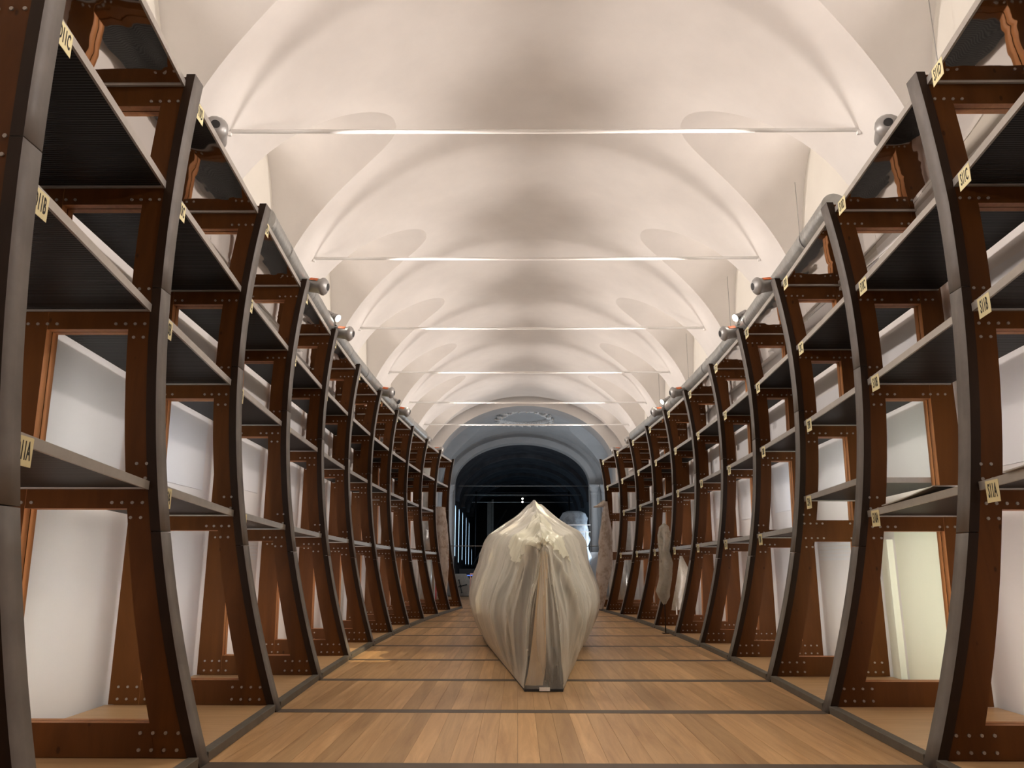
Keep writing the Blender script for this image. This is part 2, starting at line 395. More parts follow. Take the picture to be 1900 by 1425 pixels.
# ---- arch walls
def arch_wall(name, y0, y1, a, b, zs, X, Z, mat, matin=None, cx=0.0):
    m = MB(); N = 40
    arc = [(-a, 0), (-a, zs * .5)] + [(-a * math.cos(pi * k / N), zs + b * math.sin(pi * k / N)) for k in range(N + 1)] + [(a, zs * .5), (a, 0)]
    out = []
    for (x, z) in arc:
        if z <= zs: out.append((math.copysign(X, x), z))
        else:
            d = Vector((x, z - zs)); t = min(X / max(abs(d.x), 1e-6), (Z - zs) / max(d.y, 1e-6)); out.append((d.x * t, zs + d.y * t))
    arc = [(x + cx, z) for x, z in arc]; out = [(x, z) for x, z in out]
    for y in (y0, y1): m.grid([[(x, y, z) for x, z in arc], [(x, y, z) for x, z in out]], 0, False)
    m.grid([[(x, y0, z) for x, z in arc], [(x, y1, z) for x, z in arc]], 1, True)
    o = m.build(name, [mat, matin or mat]); return tag(o, kind='structure')
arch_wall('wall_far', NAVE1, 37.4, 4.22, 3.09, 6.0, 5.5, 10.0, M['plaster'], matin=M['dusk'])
# crossing
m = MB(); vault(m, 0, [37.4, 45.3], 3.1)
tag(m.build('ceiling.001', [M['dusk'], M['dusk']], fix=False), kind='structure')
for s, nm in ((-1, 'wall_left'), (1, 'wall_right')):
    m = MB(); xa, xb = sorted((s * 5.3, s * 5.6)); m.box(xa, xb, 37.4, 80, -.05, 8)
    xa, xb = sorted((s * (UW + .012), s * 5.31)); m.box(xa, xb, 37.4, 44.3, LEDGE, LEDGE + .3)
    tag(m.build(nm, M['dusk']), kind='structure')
CX = -.12
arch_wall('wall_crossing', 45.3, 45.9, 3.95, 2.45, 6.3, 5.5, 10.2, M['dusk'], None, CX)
# archivolt moulding and pilasters of the second arch
m = MB(); N = 40
for r0, r1, y0, y1 in ((0.02, .36, 45.12, 45.3), (.36, .46, 45.2, 45.3)):
    inn = [(CX - (3.95 + r0) * math.cos(pi * k / N), 6.3 + (2.45 + r0) * math.sin(pi * k / N)) for k in range(N + 1)]
    ou = [(CX - (3.95 + r1) * math.cos(pi * k / N), 6.3 + (2.45 + r1) * math.sin(pi * k / N)) for k in range(N + 1)]
    m.strip(inn, ou, y0, y1)
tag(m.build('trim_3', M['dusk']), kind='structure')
def pilaster(x, y, h, label):
    t = tag(empty('pilaster', (x, y, 0)), label, 'pilaster', 'pilasters of the far arch')
    def lathe(prof, name):
        q = MB(); n = 20
        q.grid([[(x + r * math.cos(2 * pi * k / n), y + r * math.sin(2 * pi * k / n), z) for k in range(n)] for r, z in prof], 0, True, True)
        q.build(name, M['dusk'], t)
    lathe([(.0, .0), (.27, 0), (.27, .18), (.24, .24), (.25, .34), (.22, .42), (.21, .46)], 'base')
    lathe([(.205, .44), (.195, h - .55)], 'shaft')
    lathe([(.195, h - .56), (.235, h - .53), (.205, h - .46), (.21, h - .36), (.25, h - .26), (.28, h - .16), (.29, h - .12)], 'capital')
    q = MB(); q.box(x - .29, x + .29, y - .29, y + .29, h - .13, h, 0); q.build('abacus', M['dusk'], t, bevel=.02)
for s, sd in ((-1, 'left'), (1, 'right')):
    pilaster(CX + s * 4.19, 44.9, 6.25, 'pale grey round pilaster on the inner %s edge of the far arch' % sd)
    pilaster(CX + s * 4.80, 44.9, 6.25, 'pale grey round pilaster on the outer %s edge of the far arch' % sd)
# dark hall beyond
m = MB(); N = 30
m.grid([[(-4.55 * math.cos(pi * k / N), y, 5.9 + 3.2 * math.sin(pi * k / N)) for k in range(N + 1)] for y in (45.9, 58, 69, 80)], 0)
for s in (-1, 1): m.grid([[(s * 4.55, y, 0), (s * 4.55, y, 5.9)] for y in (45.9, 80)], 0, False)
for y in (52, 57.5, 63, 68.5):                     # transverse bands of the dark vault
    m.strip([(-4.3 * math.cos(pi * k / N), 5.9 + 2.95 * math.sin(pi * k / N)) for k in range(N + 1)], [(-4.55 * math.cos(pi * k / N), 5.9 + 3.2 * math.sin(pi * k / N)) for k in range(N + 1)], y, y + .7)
tag(m.build('ceiling.002', M['dim_plaster']), kind='structure')
m = MB(); m.box(-5.5, 5.5, 80, 80.3, -.05, 10); tag(m.build('wall_end', M['black']), kind='structure')

# ---- floor
m = MB(); m.box(-5.6, 5.6, NAVE0 - .3, 80.3, -.12, -.022)
floor = tag(m.build('floor', M['strip']), kind='structure')
PW = .192
def plank_mesh(name, w_, l_, mat):
    q = MB(); q.box(-w_ / 2 + .001, w_ / 2 - .001, 0, l_, -.022, 0); o = q.build(name, mat); return o
proto = plank_mesh('plank', PW, S - T - .004, M['floor']); first = True
def in_hull(i, x0):
    return abs(x0) - PW / 2 < max(BASE[i], BASE[min(11, i + 1)]) + .12
count = 0
for i in range(0, 8):
    for k in range(-18, 18):
        x = (k + .5) * PW + .03
        if not in_hull(i, x) or count >= 296: continue
        if first: o = proto; first = False
        else: o = proto.copy(); COL.objects.link(o)
        o.location = (x, RY(i) + T + .002, random.uniform(-.0012, .0)); o.parent = floor; count += 1
m = MB()
for i in list(range(8, 12)) + [-1, -2, -3, -4]:
    y0 = RY(i) + T; y1 = RY(i + 1) if i != 11 else 37.4
    ww = 3.6 if i != 11 else 5.2
    k = -ww
    while k < ww:
        m.box(k + .001, k + PW - .001, y0, y1, -.022, random.uniform(-.001, 0)); k += PW
yy = 37.4
while yy < 56:
    m.box(-5.2, 5.2, yy + .004, yy + 2.4, -.022, 0); yy += 2.4
tag(m.build('planks', M['floor_far'], floor), kind='stuff')
for i in range(-3, 12):                             # dark inlay across the floor at every rib
    bx = BASE[max(i, 0)]
    q = MB(); q.box(-bx - .02, bx + .02 + RX[max(i, 0)], RY(i), RY(i) + T, -.022, .001); q.build('inlay_strip', M['strip'], floor)

# ================================================================== RIB FRAMES
def rib(i, s):
    sd = 'left' if s < 0 else 'right'
    y0, y1 = RY(i), RY(i) + T; H = HT[i]
    n_ = ORD[i] if s < 0 else ORD[i - 1]
    t = tag(empty('rib_frame', (s * (BASE[i] + off(i, s)), y0, 0)), 'curved brown timber rib frame, %s from the camera along the %s side' % (n_, sd), 'rib frame', 'curved timber ribs on the %s' % sd)
    X = lambda z, d=0: s * (rib_x(i, z, s) + d)
    # core, three lengths with butt joints
    j1, j2 = .295 * H, .645 * H
    for za, zb in ((0, j1 - .004), (j1 + .004, j2 - .004), (j2 + .004, H)):
        zs = [za + (zb - za) * k / 8 for k in range(9)]
        q = MB(); q.strip([(X(z), z) for z in zs], [(X(z, .088), z) for z in zs], y0, y1, 1, 0, 1)
        q.build('post_core', [M['grey'], M['core']], t)
    # side plates of the front post (two layers)
    wp = lambda z: .285 + .06 * max(0, 1 - z / 2.0)
    zs = [.075 + (H - .03 - .075) * k / 22 for k in range(23)]
    q = MB()
    for ya, yb in ((y0 + .008, y0 + .094), (y0 + .106, y1 - .008)):
        q.strip([(X(z, .089), z) for z in zs], [(X(z, wp(z)), z) for z in zs], ya, yb, 0, 0, 1)
    q.build('front_post', [M['wood'], M['wood_edge']], t)
    # back post
    bo = BACK[i]; bi = lambda z: bo - .35 + .022 * z; bt = lambda z: min(bo + .006 * z, HW - .03)
    q = MB()
    for ya, yb in ((y0 + .008, y0 + .094), (y0 + .106, y1 - .008)):
        q.strip([(s * bi(z), z) for z in (.075, H - .06)], [(s * bt(z), z) for z in (.075, H - .06)], ya, yb, 0, 1, 1)
    q.build('back_post', [M['wood'], M['wood_edge']], t)
    bars = [('base_beam', .073, .34)]
    for L in 'ABC': bars.append(('crossbar', ZS(i, L) - .175, ZS(i, L) + .14))
    bars.append(('crossbar', ZS(i, 'D') - .22, H - .035))
    bl = MB()
    def bolts(xs, z):
        for x in xs: bl.disc((s * x, y0 + .01, z), (0, -1, 0), .0145, .012, 8)
    for nm, za, zb in bars:
        q = MB()
        for ya, yb in ((y0 + .010, y0 + .094), (y0 + .106, y1 - .010)):
            zq = [za, (za + zb) / 2, zb]
            q.strip([(X(z, wp(z) + .001), z) for z in zq], [(s * (bi(z) - .001), z) for z in zq], ya, yb, 0, 0, 0)
        # lit underside / top lip, their brightness put into the edge colour
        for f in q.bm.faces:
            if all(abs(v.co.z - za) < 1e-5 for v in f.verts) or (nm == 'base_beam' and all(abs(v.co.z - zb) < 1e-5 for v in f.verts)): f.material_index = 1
        q.build(nm, [M['wood'], M['wood_edge']], t)
        xf = rib_x(i, (za + zb) / 2, s)
        if nm == 'base_beam':
            for z in (.135, .265):
                bolts([xf + .13 + .105 * k for k in range(4)], z); bolts([bo - .10 - .105 * k for k in range(4)], z)
        else:
            zc = (za + zb) / 2; rows = (za + .05, zb - .05)
            for z in rows:
                bolts([xf + .125 + .09 * k for k in range(4)], z); bolts([bo - .09 - .09 * k for k in range(4)], z)
            if zc < .7 * H:
                for z in (za - .08, zb + .08): bolts([xf + .125, xf + .215], z)
    tag(bl.build('bolts', M['bolt'], t), 'small round steel bolt heads', kind='stuff')
    # channel added behind the front post as a housing for the unseen lights
    q = MB(); zs = [.12 + (H - .6) * k / 8 for k in range(9)]
    q.strip([(X(z, .15), z) for z in zs], [(X(z, .19), z) for z in zs], y1, y1 + .03)
    q.build('added_channel', M['dark'], t)
    return t
for i in range(0, 12):
    rib(i, -1)
    if i > 0: rib(i, 1)

# ================================================================== SHELVES
def shelf(i, s, L):
    sd = 'left' if s < 0 else 'right'
    code = ('D' if s < 0 else 'S') + str(11 - i) + L
    lv = {'A': 'lowest', 'B': 'second', 'C': 'third', 'D': 'topmost'}[L]
    dz = .43 if (s > 0 and i == 2 and L == 'A') else 0
    za, zb = ZS(i, L) + dz, ZS(i + 1, L) + dz
    ya, yb = RY(i) + T + .004, RY(i + 1) - .004
    xa, xb = rib_x(i, za, s) + .075, rib_x(i + 1, zb, s) + .075
    ba, bb = BACK[i] - .02, BACK[i + 1] - .02
    th = .05
    extra = ', set higher' if dz else ''
    t = tag(empty('shelf', (s * xa, ya, za)), '%s shelf with pale edge and sign %s, %s bay on the %s%s' % (lv, code, ORD[i], sd, extra), 'shelf', 'shelves between the ribs')
    def quad(f0, f1, g0, g1):
        """x fractions measured in metres from the front (f) and y from both ends (g)"""
        pts = []
        for yy_, g in ((ya, g0), (yb, g1)):
            pass
        return pts
    def P(u, x_off, from_back=False):
        y = ya + (yb - ya) * u; xf = xa + (xb - xa) * u; bk = ba + (bb - ba) * u
        return (s * ((bk - x_off) if from_back else (xf + x_off)), y)
    def slab(q, u0, u1, f0, f1, b1, zlo, zhi, mis=None):
        c = [P(u0, f0), P(u0, f1, b1), P(u1, f1, b1), P(u1, f0)]
        z = [za + (zb - za) * u for u in (u0, u0, u1, u1)]
        q.hexa([(c[k][0], c[k][1], z[k] + zlo) for k in range(4)] + [(c[k][0], c[k][1], z[k] + zhi) for k in range(4)], 0, mis)
    du = .028 / (yb - ya)
    q = MB(); slab(q, du, 1 - du, .024, .0, True, .004, th, [1, 0, 0, 0, 0, 0])
    q.build('board', [M['ribbed'], M['film'] if L == 'D' else M['ribbed']], t)
    q = MB(); slab(q, 0, 1, 0, .022, False, -.012, th + .012); q.build('front_trim', M['alu'], t)
    q = MB(); slab(q, 0, 1, .012, .0, True, -.008, .006); 
    q.bm.free()
    for u0, u1 in ((0, du), (1 - du, 1)):
        q = MB(); slab(q, u0, u1, .023, .0, True, -.010, th + .004); q.build('end_trim', M['alu'], t)
    # sign card hanging from the left-hand end of the front edge
    ang = math.atan2(xb - xa, yb - ya)
    ln = yb - ya; us = (.06 / ln, .28 / ln) if s < 0 else ((ln - .34) / ln, (ln - .12) / ln)
    uc = (us[0] + us[1]) / 2
    q = MB(); c0, c1 = P(us[0], -.004), P(us[1], -.004); c2, c3 = P(us[1], -.001), P(us[0], -.001)
    zt = za + (zb - za) * uc + th - .005; zl = zt - .185
    q.hexa([(*c, zl) for c in (c0, c1, c2, c3)] + [(*c, zt) for c in (c0, c1, c2, c3)])
    sg = q.build('sign', M['cream'], t)
    cu = bpy.data.curves.new('lettering', 'FONT'); cu.body = code; cu.align_x = 'CENTER'; cu.align_y = 'CENTER'
    cu.size = .165; cu.extrude = .0006; cu.materials.append(M['ink']); cu.resolution_u = 2; cu.offset = .003
    o = bpy.data.objects.new('lettering', cu); COL.objects.link(o); o.parent = sg
    pc = P(uc, -.0055); org = wloc(sg)
    o.location = Vector((pc[0], pc[1], (zt + zl) / 2)) - org
    wd = .43 if len(code) > 3 else .52
    # text plane faces the aisle
    xd = Vector((math.sin(ang) * s, math.cos(ang), 0)) * (1 if s < 0 else -1)
    zd = xd.cross(Vector((0, 0, 1)))
    rotm = Matrix((xd, Vector((0, 0, 1)), zd)).transposed()
    o.rotation_euler = rotm.to_euler(); o.scale = (wd, 1, 1)
    return t
for i in range(0, 11):
    for s in (-1, 1):
        for L in ('CD' if i == 10 else 'ABCD'):            # the last bay has only its two upper shelves
            shelf(i, s, L)

# two loose boards lying on the lowest shelves on the right
for i, ya, yb, lift, lb in ((1, 7.55, 8.8, .05, 'thin warped board lying loose on the shelf signed S10A'), (0, 4.9, 6.3, .03, 'thin pale board lying loose on the shelf signed S11A')):
    def zs_(y): u = (y - RY(i) - T) / (S - T); return ZS(i, 'A') + (ZS(i + 1, 'A') - ZS(i, 'A')) * u + .064
    def xs_(y): u = (y - RY(i) - T) / (S - T); return (rib_x(i, 2.2, 1) * (1 - u) + rib_x(i + 1, 2.2, 1) * u) + .055
    q = MB(); n = 8; ra = []
    for k in range(n + 1):
        y = yb + (ya - yb) * k / n; z = zs_(y) + lift * (k / n) ** 1.8 + .001; x = xs_(y)
        ra.append([(x, y, z), (x + .5, y, z), (x + .5, y, z + .012), (x, y, z + .012)])
    g = q.grid(ra, 0, False, True); q.face(g[0]); q.face(g[-1])
    o = q.build('loose_board', M['alu']); tag(recentre(o, (xs_(yb), yb, zs_(yb))), lb, 'board')

# ================================================================== PLATFORMS WITH SILL
for i in range(0, 11):
    for s, sd in ((-1, 'left'), (1, 'right')):
        ya, yb = RY(i) + T + .002, RY(i + 1) - .002
        xa, xb = BASE[i] + off(i, s), BASE[i + 1] + off(i + 1, s)
        t = tag(empty('raised_platform', (s * xa, ya, 0)), 'low pale boarded platform with grey sill under the %s bay on the %s' % (ORD[i], sd), 'platform', 'low platforms under the shelving')
        def Q(u, o_): return (s * (xa + (xb - xa) * u + o_), ya + (yb - ya) * u)
        q = MB(); c = [Q(0, .012), Q(0, .105), Q(1, .105), Q(1, .012)]
        q.hexa([(*p, .0) for p in c] + [(*p, .082) for p in c]); q.build('sill', M['sill'], t, bevel=.004)
        q = MB()
        c = [Q(0, .106), (s * 5.03, ya), (s * 5.03, yb), Q(1, .106)]
        q.hexa([(*p, .0) for p in c] + [(*p, .072) for p in c]); q.build('deck', M['platform'], t)
# ================================================================== TIE RODS
for j in range(-1, 6):
    y = P0 + PS * j
    if j < 0: continue
    t = tag(empty('tie_rod', (0, y, 7.47)), 'white iron tie rod across the vault, %s from the camera' % ORD[j], 'tie rod', 'tie rods across the nave vault')
    q = MB(); q.tube([(-4.34, y, 7.47), (0, y, 7.455), (4.34, y, 7.47)], .029, 10); q.build('bar', M['rod'], t)
    for s in (-1, 1):
        q = MB(); q.box(s * 4.34 - .02, s * 4.34 + .02, y - .02, y + .02, 7.40, 7.60); q.build('anchor', M['rod'], t)
for k, (y, z) in enumerate(((50.5, 6.75), (57, 6.75), (63.5, 6.75))):
    q = MB(); q.tube([(-4.3, y, z), (4.3, y, z)], .022, 8); o = q.build('tie_rod', M['rod'])
    tag(recentre(o, (0, y, z)), 'thin tie rod in the dark far hall, %s of three' % ('topmost', 'middle', 'lowest')[k], 'tie rod', 'tie rods in the far hall')
q = MB(); q.tube([(-4.2, 36.8, 2.55), (4.2, 36.8, 2.55)], .018, 8); o = q.build('steel_cable', M['nozzle'])
tag(recentre(o, (0, 36.8, 2.55)), 'thin steel cable stretched across the near arch behind the covered boat', 'cable')

# ================================================================== DUCTS
def duct(s):
    sd = 'left' if s < 0 else 'right'
    R = .17
    def axis(y):
        f = (y - Y1) / S + 1; i = max(0, min(10, int(f))); u = f - i
        z = (HT[i] + (HT[i + 1] - HT[i]) * u); x = TOP[i] + (TOP[i + 1] - TOP[i]) * u
        return Vector((s * (x + .27 + (.03 if s > 0 else 0)), y, z + .18))
    ystart, yend = (RY(2) + (.8 if s < 0 else .45), RY(9) + .3)
    t = tag(empty('spiral_duct', axis(ystart)), 'silver spiral air duct with nozzles lying along the top shelves on the %s' % sd, 'duct', 'air ducts on the shelving')
    n = 16; rows = []; N = int((yend - ystart) / .033)
    for k in range(N + 1):
        y = ystart + (yend - ystart) * k / N; c = axis(y)
        row = []
        for q_ in range(n):
            a = 2 * pi * q_ / n; ph = (y / .10 + q_ / n) % 1
            r = R + (.011 if ph < .34 else 0)
            row.append((c.x + r * math.cos(a), c.y, c.z + r * math.sin(a)))
        rows.append(row)
    q = MB(); q.grid(rows, 0, True, True); q.build('pipe', M['duct'], t)
    for yc, d in ((ystart, -1), (yend, 1)):
        c = axis(yc); q = MB(); q.disc(c, (0, d, 0), R + .012, .02, 20); q.build('end_cap', M['duct'], t)
    yy_ = ystart + 1.0
    while yy_ < yend - .5:
        c = axis(yy_); q = MB()
        q.grid([[(c.x + r * math.cos(2 * pi * k / 20), yy_ + dy, c.z + r * math.sin(2 * pi * k / 20)) for k in range(20)] for r, dy in ((R + .008, -.012), (R + .011, -.012), (R + .011, .012), (R + .008, .012))], 0, False, True)
        q.box(c.x - s * .05 - .01, c.x - s * .05 + .01, yy_ - .01, yy_ + .01, c.z + R - .01, c.z + R + .05)
        q.build('strap', M['nozzle'], t); yy_ += 1.75
    # nozzles
    for f, first in ((3.17, False), (4.17, False), (6.17, False), (7.17, False)):
        y = Y1 + S * (f - 1); c = axis(y)
        d = Vector((-s, -.10, -.16)).normalized(); p0 = c + d * .14 + Vector((0, 0, -.09))
        q = MB()
        prof = ((0, .105), (.08, .105), (.09, .118), (.25, .122), (.28, .130), (.31, .150), (.335, .150), (.37, .125), (.405, .075))
        q.tube([p0 + d * a for a, r in prof], [r for a, r in prof], 18, 0)
        nz = q.build('nozzle', M['nozzle'], t)
        q = MB(); q.disc(p0 + d * .402, d, .062, .006, 18); q.build('mouth', M['dark'], nz)
        q = MB(); e = Vector((0, -.62, .78)); e = (e - d * e.dot(d)).normalized(); g = d.cross(e)
        rows = []
        for a in (.10, .24):
            rows.append([p0 + d * a + (e * math.cos(th) + g * math.sin(th)) * .124 for th in (-.45, -.22, 0, .22, .45)])
        rows2 = [[p + (p - (p0 + d * a)).normalized() * .004 for p in r] for r, a in zip(rows, (.10, .24))]
        q.grid(rows, 0, False); q.grid(rows2, 0, False); q.build('orange_tag', M['orange'], nz)
    return axis
for s in (-1, 1): AX = duct(s)
# free nozzles at the far end, standing on the last shelves
for s, sd in ((-1, 'left'), (1, 'right')):
    for f, wd in ((1.42, ''), (9.25, 'nearer'), (10.2, 'farther')):
        i = int(f); y = RY(f); x = TOP[i] + .12 + off(i, s) * .4; z = ZS(i, 'D') + (ZS(i + 1, 'D') - ZS(i, 'D')) * (f - i) + .05
        t = tag(empty('air_nozzle', (s * x, y, z)), ('grey air nozzle with orange tag on the far top shelf on the %s, %s one' % (sd, wd)) if wd else ('grey round-mouthed air nozzle on the top shelf of the second bay, %s' % sd), 'nozzle', 'loose nozzles on top shelves')
        d = Vector((-s, -.15, 0)).normalized() if wd else Vector((-s * .35, -1, 0)).normalized(); p0 = Vector((s * (x + .22), y, z + .135)) if wd else Vector((s * (x + .14), y + .2, z + .15))
        prof = ((0, .115), (.22, .12), (.28, .135), (.32, .135), (.36, .10), (.38, .06))
        q = MB(); q.tube([p0 + d * a for a, r in prof], [r for a, r in prof], 16); q.build('body', M['nozzle'], t)
        q = MB(); q.disc(p0 + d * .379, d, .05, .005, 14); q.build('mouth', M['dark'], t)
        q = MB(); q.hexa([p0 + d * a + Vector((0, -.1 - b_, c_)) for a, b_, c_ in ((.04, .02, 0), (.2, .02, 0), (.2, .0, .0), (.04, .0, .0), (.04, -.02, .1), (.2, -.02, .1), (.2, -.04, .1), (.04, -.04, .1))]); q.build('orange_tag', M['orange'], t)

# ================================================================== SPOTLIGHTS
def spotlight(i, s, lit, aim, power=0):
    sd = 'left' if s < 0 else 'right'
    y = RY(i) + .28; x = s * (TOP[i] + .10 + off(i, s) * .4); z = HT[i] + .17
    c = Vector((x, y, z))
    t = tag(empty('spotlight', (x, y, z)), '%s grey spotlight clamped on the duct at the %s rib on the %s' % ('lit' if lit else 'unlit', ORD[i] if s < 0 else ORD[i - 1], sd), 'spotlight', 'spotlights on the ducts')
    q = MB(); q.box(x - .04, x + .04, y - .04, y + .04, z - .02, z + .03); q.build('clamp', M['nozzle'], t)
    d = Vector((-s * .80, -.30, -.50)).normalized(); h = c + Vector((0, 0, .16)) - d * .02
    q = MB(); q.tube([(x, y, z + .02), (x, y, z + .14)], .012, 8); q.build('arm', M['nozzle'], t)
    q = MB(); q.tube([h - d * .20, h - d * .06, h - d * .058, h - d * .03, h - d * .028, h + d * .10], [.055, .055, .035, .035, .055, .078], 16, 0, True); hd = q.build('housing', M['nozzle'], t)
    q = MB(); q.disc(h + d * .1005, d, .070, .006, 18); q.build('lens', M['lamp_on'] if lit else M['dark'], t)
spotlight(4, -1, True, (3.0, 11.0, 3.6))
spotlight(4, 1, True, (-3.2, 12.5, 3.2))
spotlight(7, 1, True, (-1.5, 12, 3.5))
spotlight(7, -1, False, (0, 28, 5))
for k, f in enumerate((1.49, 3.35, 5.2, 7.05, 8.9)):
    y = Y1 + S * (f - 1); zt = zlun(1.02, 1.4); zb_ = 6.5 if k else 6.75
    q = MB(); q.tube([(4.62, y, zb_), (4.62, y, zt)], .006, 6); o = q.build('hanging_cable', M['nozzle'])
    tag(recentre(o, (4.62, y, zt)), 'thin cable hanging in the %s lunette on the right' % ORD[k], 'cable', 'cables hanging on the right')

# ================================================================== COVERED BOAT
# y, base half width, bulge half width, bulge z, waist, waist z, shoulder, shoulder z, ridge z
ST = [(10.85, .262, .26, .8, .17, 1.35, .07, 1.86, 2.02), (11.5, .34, .45, .85, .31, 1.45, .17, 1.92, 2.13), (12.5, .46, .67, .9, .48, 1.55, .31, 2.03, 2.32), (14.0, .64, .95, .92, .76, 1.65, .57, 2.16, 2.62),
      (15.5, .82, 1.17, .92, .97, 1.7, .80, 2.22, 2.90), (17.0, 1.0, 1.32, .95, 1.11, 1.72, .94, 2.27, 3.03), (19.0, 1.18, 1.42, 1.0, 1.19, 1.7, 1.0, 2.25, 2.92), (21.0, 1.1, 1.3, 1.0, 1.1, 1.65, .90, 2.1, 2.6), (23.0, .8, .9, 1.0, .8, 1.5, .6, 1.9, 2.3), (24.5, .3, .3, .9, .28, 1.3, .2, 1.6, 1.9)]
def station(y, full=False):
    y = max(ST[0][0], min(ST[-1][0], y))
    for k in range(len(ST) - 1):
        if y <= ST[k + 1][0]:
            u = (y - ST[k][0]) / (ST[k + 1][0] - ST[k][0]); r = [ST[k][c] + (ST[k + 1][c] - ST[k][c]) * u for c in range(1, 9)]
            return r if full else (r[0], r[1], r[2], r[5], r[6], r[7])
def cr(p, t):
    """Catmull-Rom through the section points"""
    n = len(p) - 1; f = t * n; k = min(int(f), n - 1); u = f - k
    if k == n - 1:                                   # the tent slope from shoulder to ridge hangs straight, slightly hollow
        return [p[k][c] + (p[n][c] - p[k][c]) * u - (.04 * math.sin(pi * u) if c else .02 * math.sin(pi * u)) for c in (0, 1)]
    P_ = [p[max(0, k - 1)], p[k], p[k + 1], p[min(n, k + 2)]]
    r = []
    for c in (0, 1):
        a, b_, c_, d = (q[c] for q in P_)
        r.append(.5 * (2 * b_ + (c_ - a) * u + (2 * a - 5 * b_ + 4 * c_ - d) * u * u + (3 * b_ - a - 3 * c_ + d) * u ** 3))
    return r
def section(y, t):
    b, mm, zm, wx, wz, sx, sz, rz = station(y, True)
    return cr([(b + .004, .035), (mm, zm), (wx, wz), (sx, sz), (.0, rz)], t)
BX = -.01
boat = tag(empty('boat', (BX, 10.9, .05)), 'long wooden rowing boat standing in the aisle beneath the plastic sheet', 'boat')
plinth = MB()
ys = [10.80 + .35 * k for k in range(40)]; ys = [y for y in ys if y <= 24.5]
L_ = [(BX - station(y)[0] + .008, y) for y in ys]; R_ = [(BX + station(y)[0] - .008, y) for y in ys]
ga = [[(x, y, 0) for x, y in L_], [(x, y, .033) for x, y in L_], [(x, y, .033) for x, y in R_], [(x, y, 0) for x, y in R_]]
plinth.grid(ga, 0, False)
plinth.face([plinth.v(q) for q in (ga[0][0], ga[1][0], ga[2][0], ga[3][0])])
pl = plinth.build('boat_plinth', M['black']); tag(recentre(pl, (BX, 10.8, 0)), 'thin black base board under the covered boat', 'base board')
# hull
def hull_pt(y, a):
    b, mm, zm, sx, sz, rz = station(y); hwid = max(.02, (mm - .1) * .80 * (1 if y > 12 else max(.08, (y - 10.9) / 1.3)))
    zk = .20 + .5 * max(0, (12.5 - y) / 1.6) ** 2 + .3 * max(0, (y - 22) / 2.5) ** 2
    zg = 1.05 + .40 * max(0, (13 - y) / 2) ** 2
    return (BX + hwid * math.sin(a), y, zg - (zg - zk) * math.cos(a) ** .8 if abs(a) < pi / 2 - 1e-4 else zg)
q = MB()
hy = [11.25 + .3 * k for k in range(43)]
q.grid([[hull_pt(y, -pi / 2 + pi * k / 20) for k in range(21)] for y in hy], 0)
q.grid([[tuple(Vector(hull_pt(y, -pi / 2 + pi * k / 20)) + Vector((-.03 * math.sin(-pi / 2 + pi * k / 20), 0, .03 * math.cos(-pi / 2 + pi * k / 20)))) for k in range(21)] for y in hy], 0)
q.build('hull', M['hull'], boat, fix=False)
for sg in (-1, 1):
    q = MB(); q.tube([Vector(hull_pt(y, sg * (pi / 2 - .001))) + Vector((0, 0, .02)) for y in hy], .035, 8); q.build('gunwale', M['hull'], boat)
for y in (14, 16, 18, 20):
    h_ = hull_pt(y, pi / 2 - .001)[0] - BX - .04; q = MB(); q.box(BX - h_, BX + h_, y, y + .28, .88, .92); q.build('thwart', M['hull'], boat)
q = MB(); q.tube([(BX, 11.35, .55), (BX, 11.12, 1.0), (BX + .02, 11.10, 1.5), (BX + .025, 11.22, 1.80)], [.07, .06, .05, .045], 10); q.build('stem_post', M['paleinner'], boat)
q = MB(); q.tube([(BX, 17, .3), (BX, 17, 2.93)], .05, 10); q.build('mast', M['hull'], boat)
q = MB(); q.tube([(BX + .02, 11.5, 1.92), (BX, 14, 2.50), (BX, 17, 2.93), (BX, 20, 2.75), (BX, 24.2, 1.9)], .03, 8); q.build('ridge_pole', M['hull'], boat)
for y in (11.5, 17.2, 22.5):
    q = MB(); q.box(BX - .2, BX + .2, y, y + .12, .05, .36 if y < 12 else .24); q.build('cradle', M['black'], boat)
q = MB(); q.box(BX + .02, BX + .25, 11.02, 11.22, .30, .52); o = q.build('dark_box', M['black'], boat, bevel=.01)  # black box added for the dark interior under the sheet
q = MB(); q.hexa([(BX + .03, 11.16, .52), (BX + .20, 11.16, .52), (BX + .20, 11.2, .52), (BX + .03, 11.2, .52), (BX + .07, 11.22, 1.45), (BX + .12, 11.22, 1.45), (BX + .12, 11.26, 1.45), (BX + .07, 11.26, 1.45)]); q.build('dark_panel', M['grey'], boat)  # added panel carrying the dark interior further up the bow
q = MB(); q.grid([[(BX - .25 + (.24 * u) * (1 - .55 * v) + .26 * v ** .7 * .85, 10.96 + .02 * math.sin(u * 9) + .13 * v, .055 + 1.72 * v) for u in (0, .2, .4, .6, .8, 1)] for v in [k / 14 for k in range(15)]]); q.build('inner_cloth', M['paleinner'], boat, fix=False)
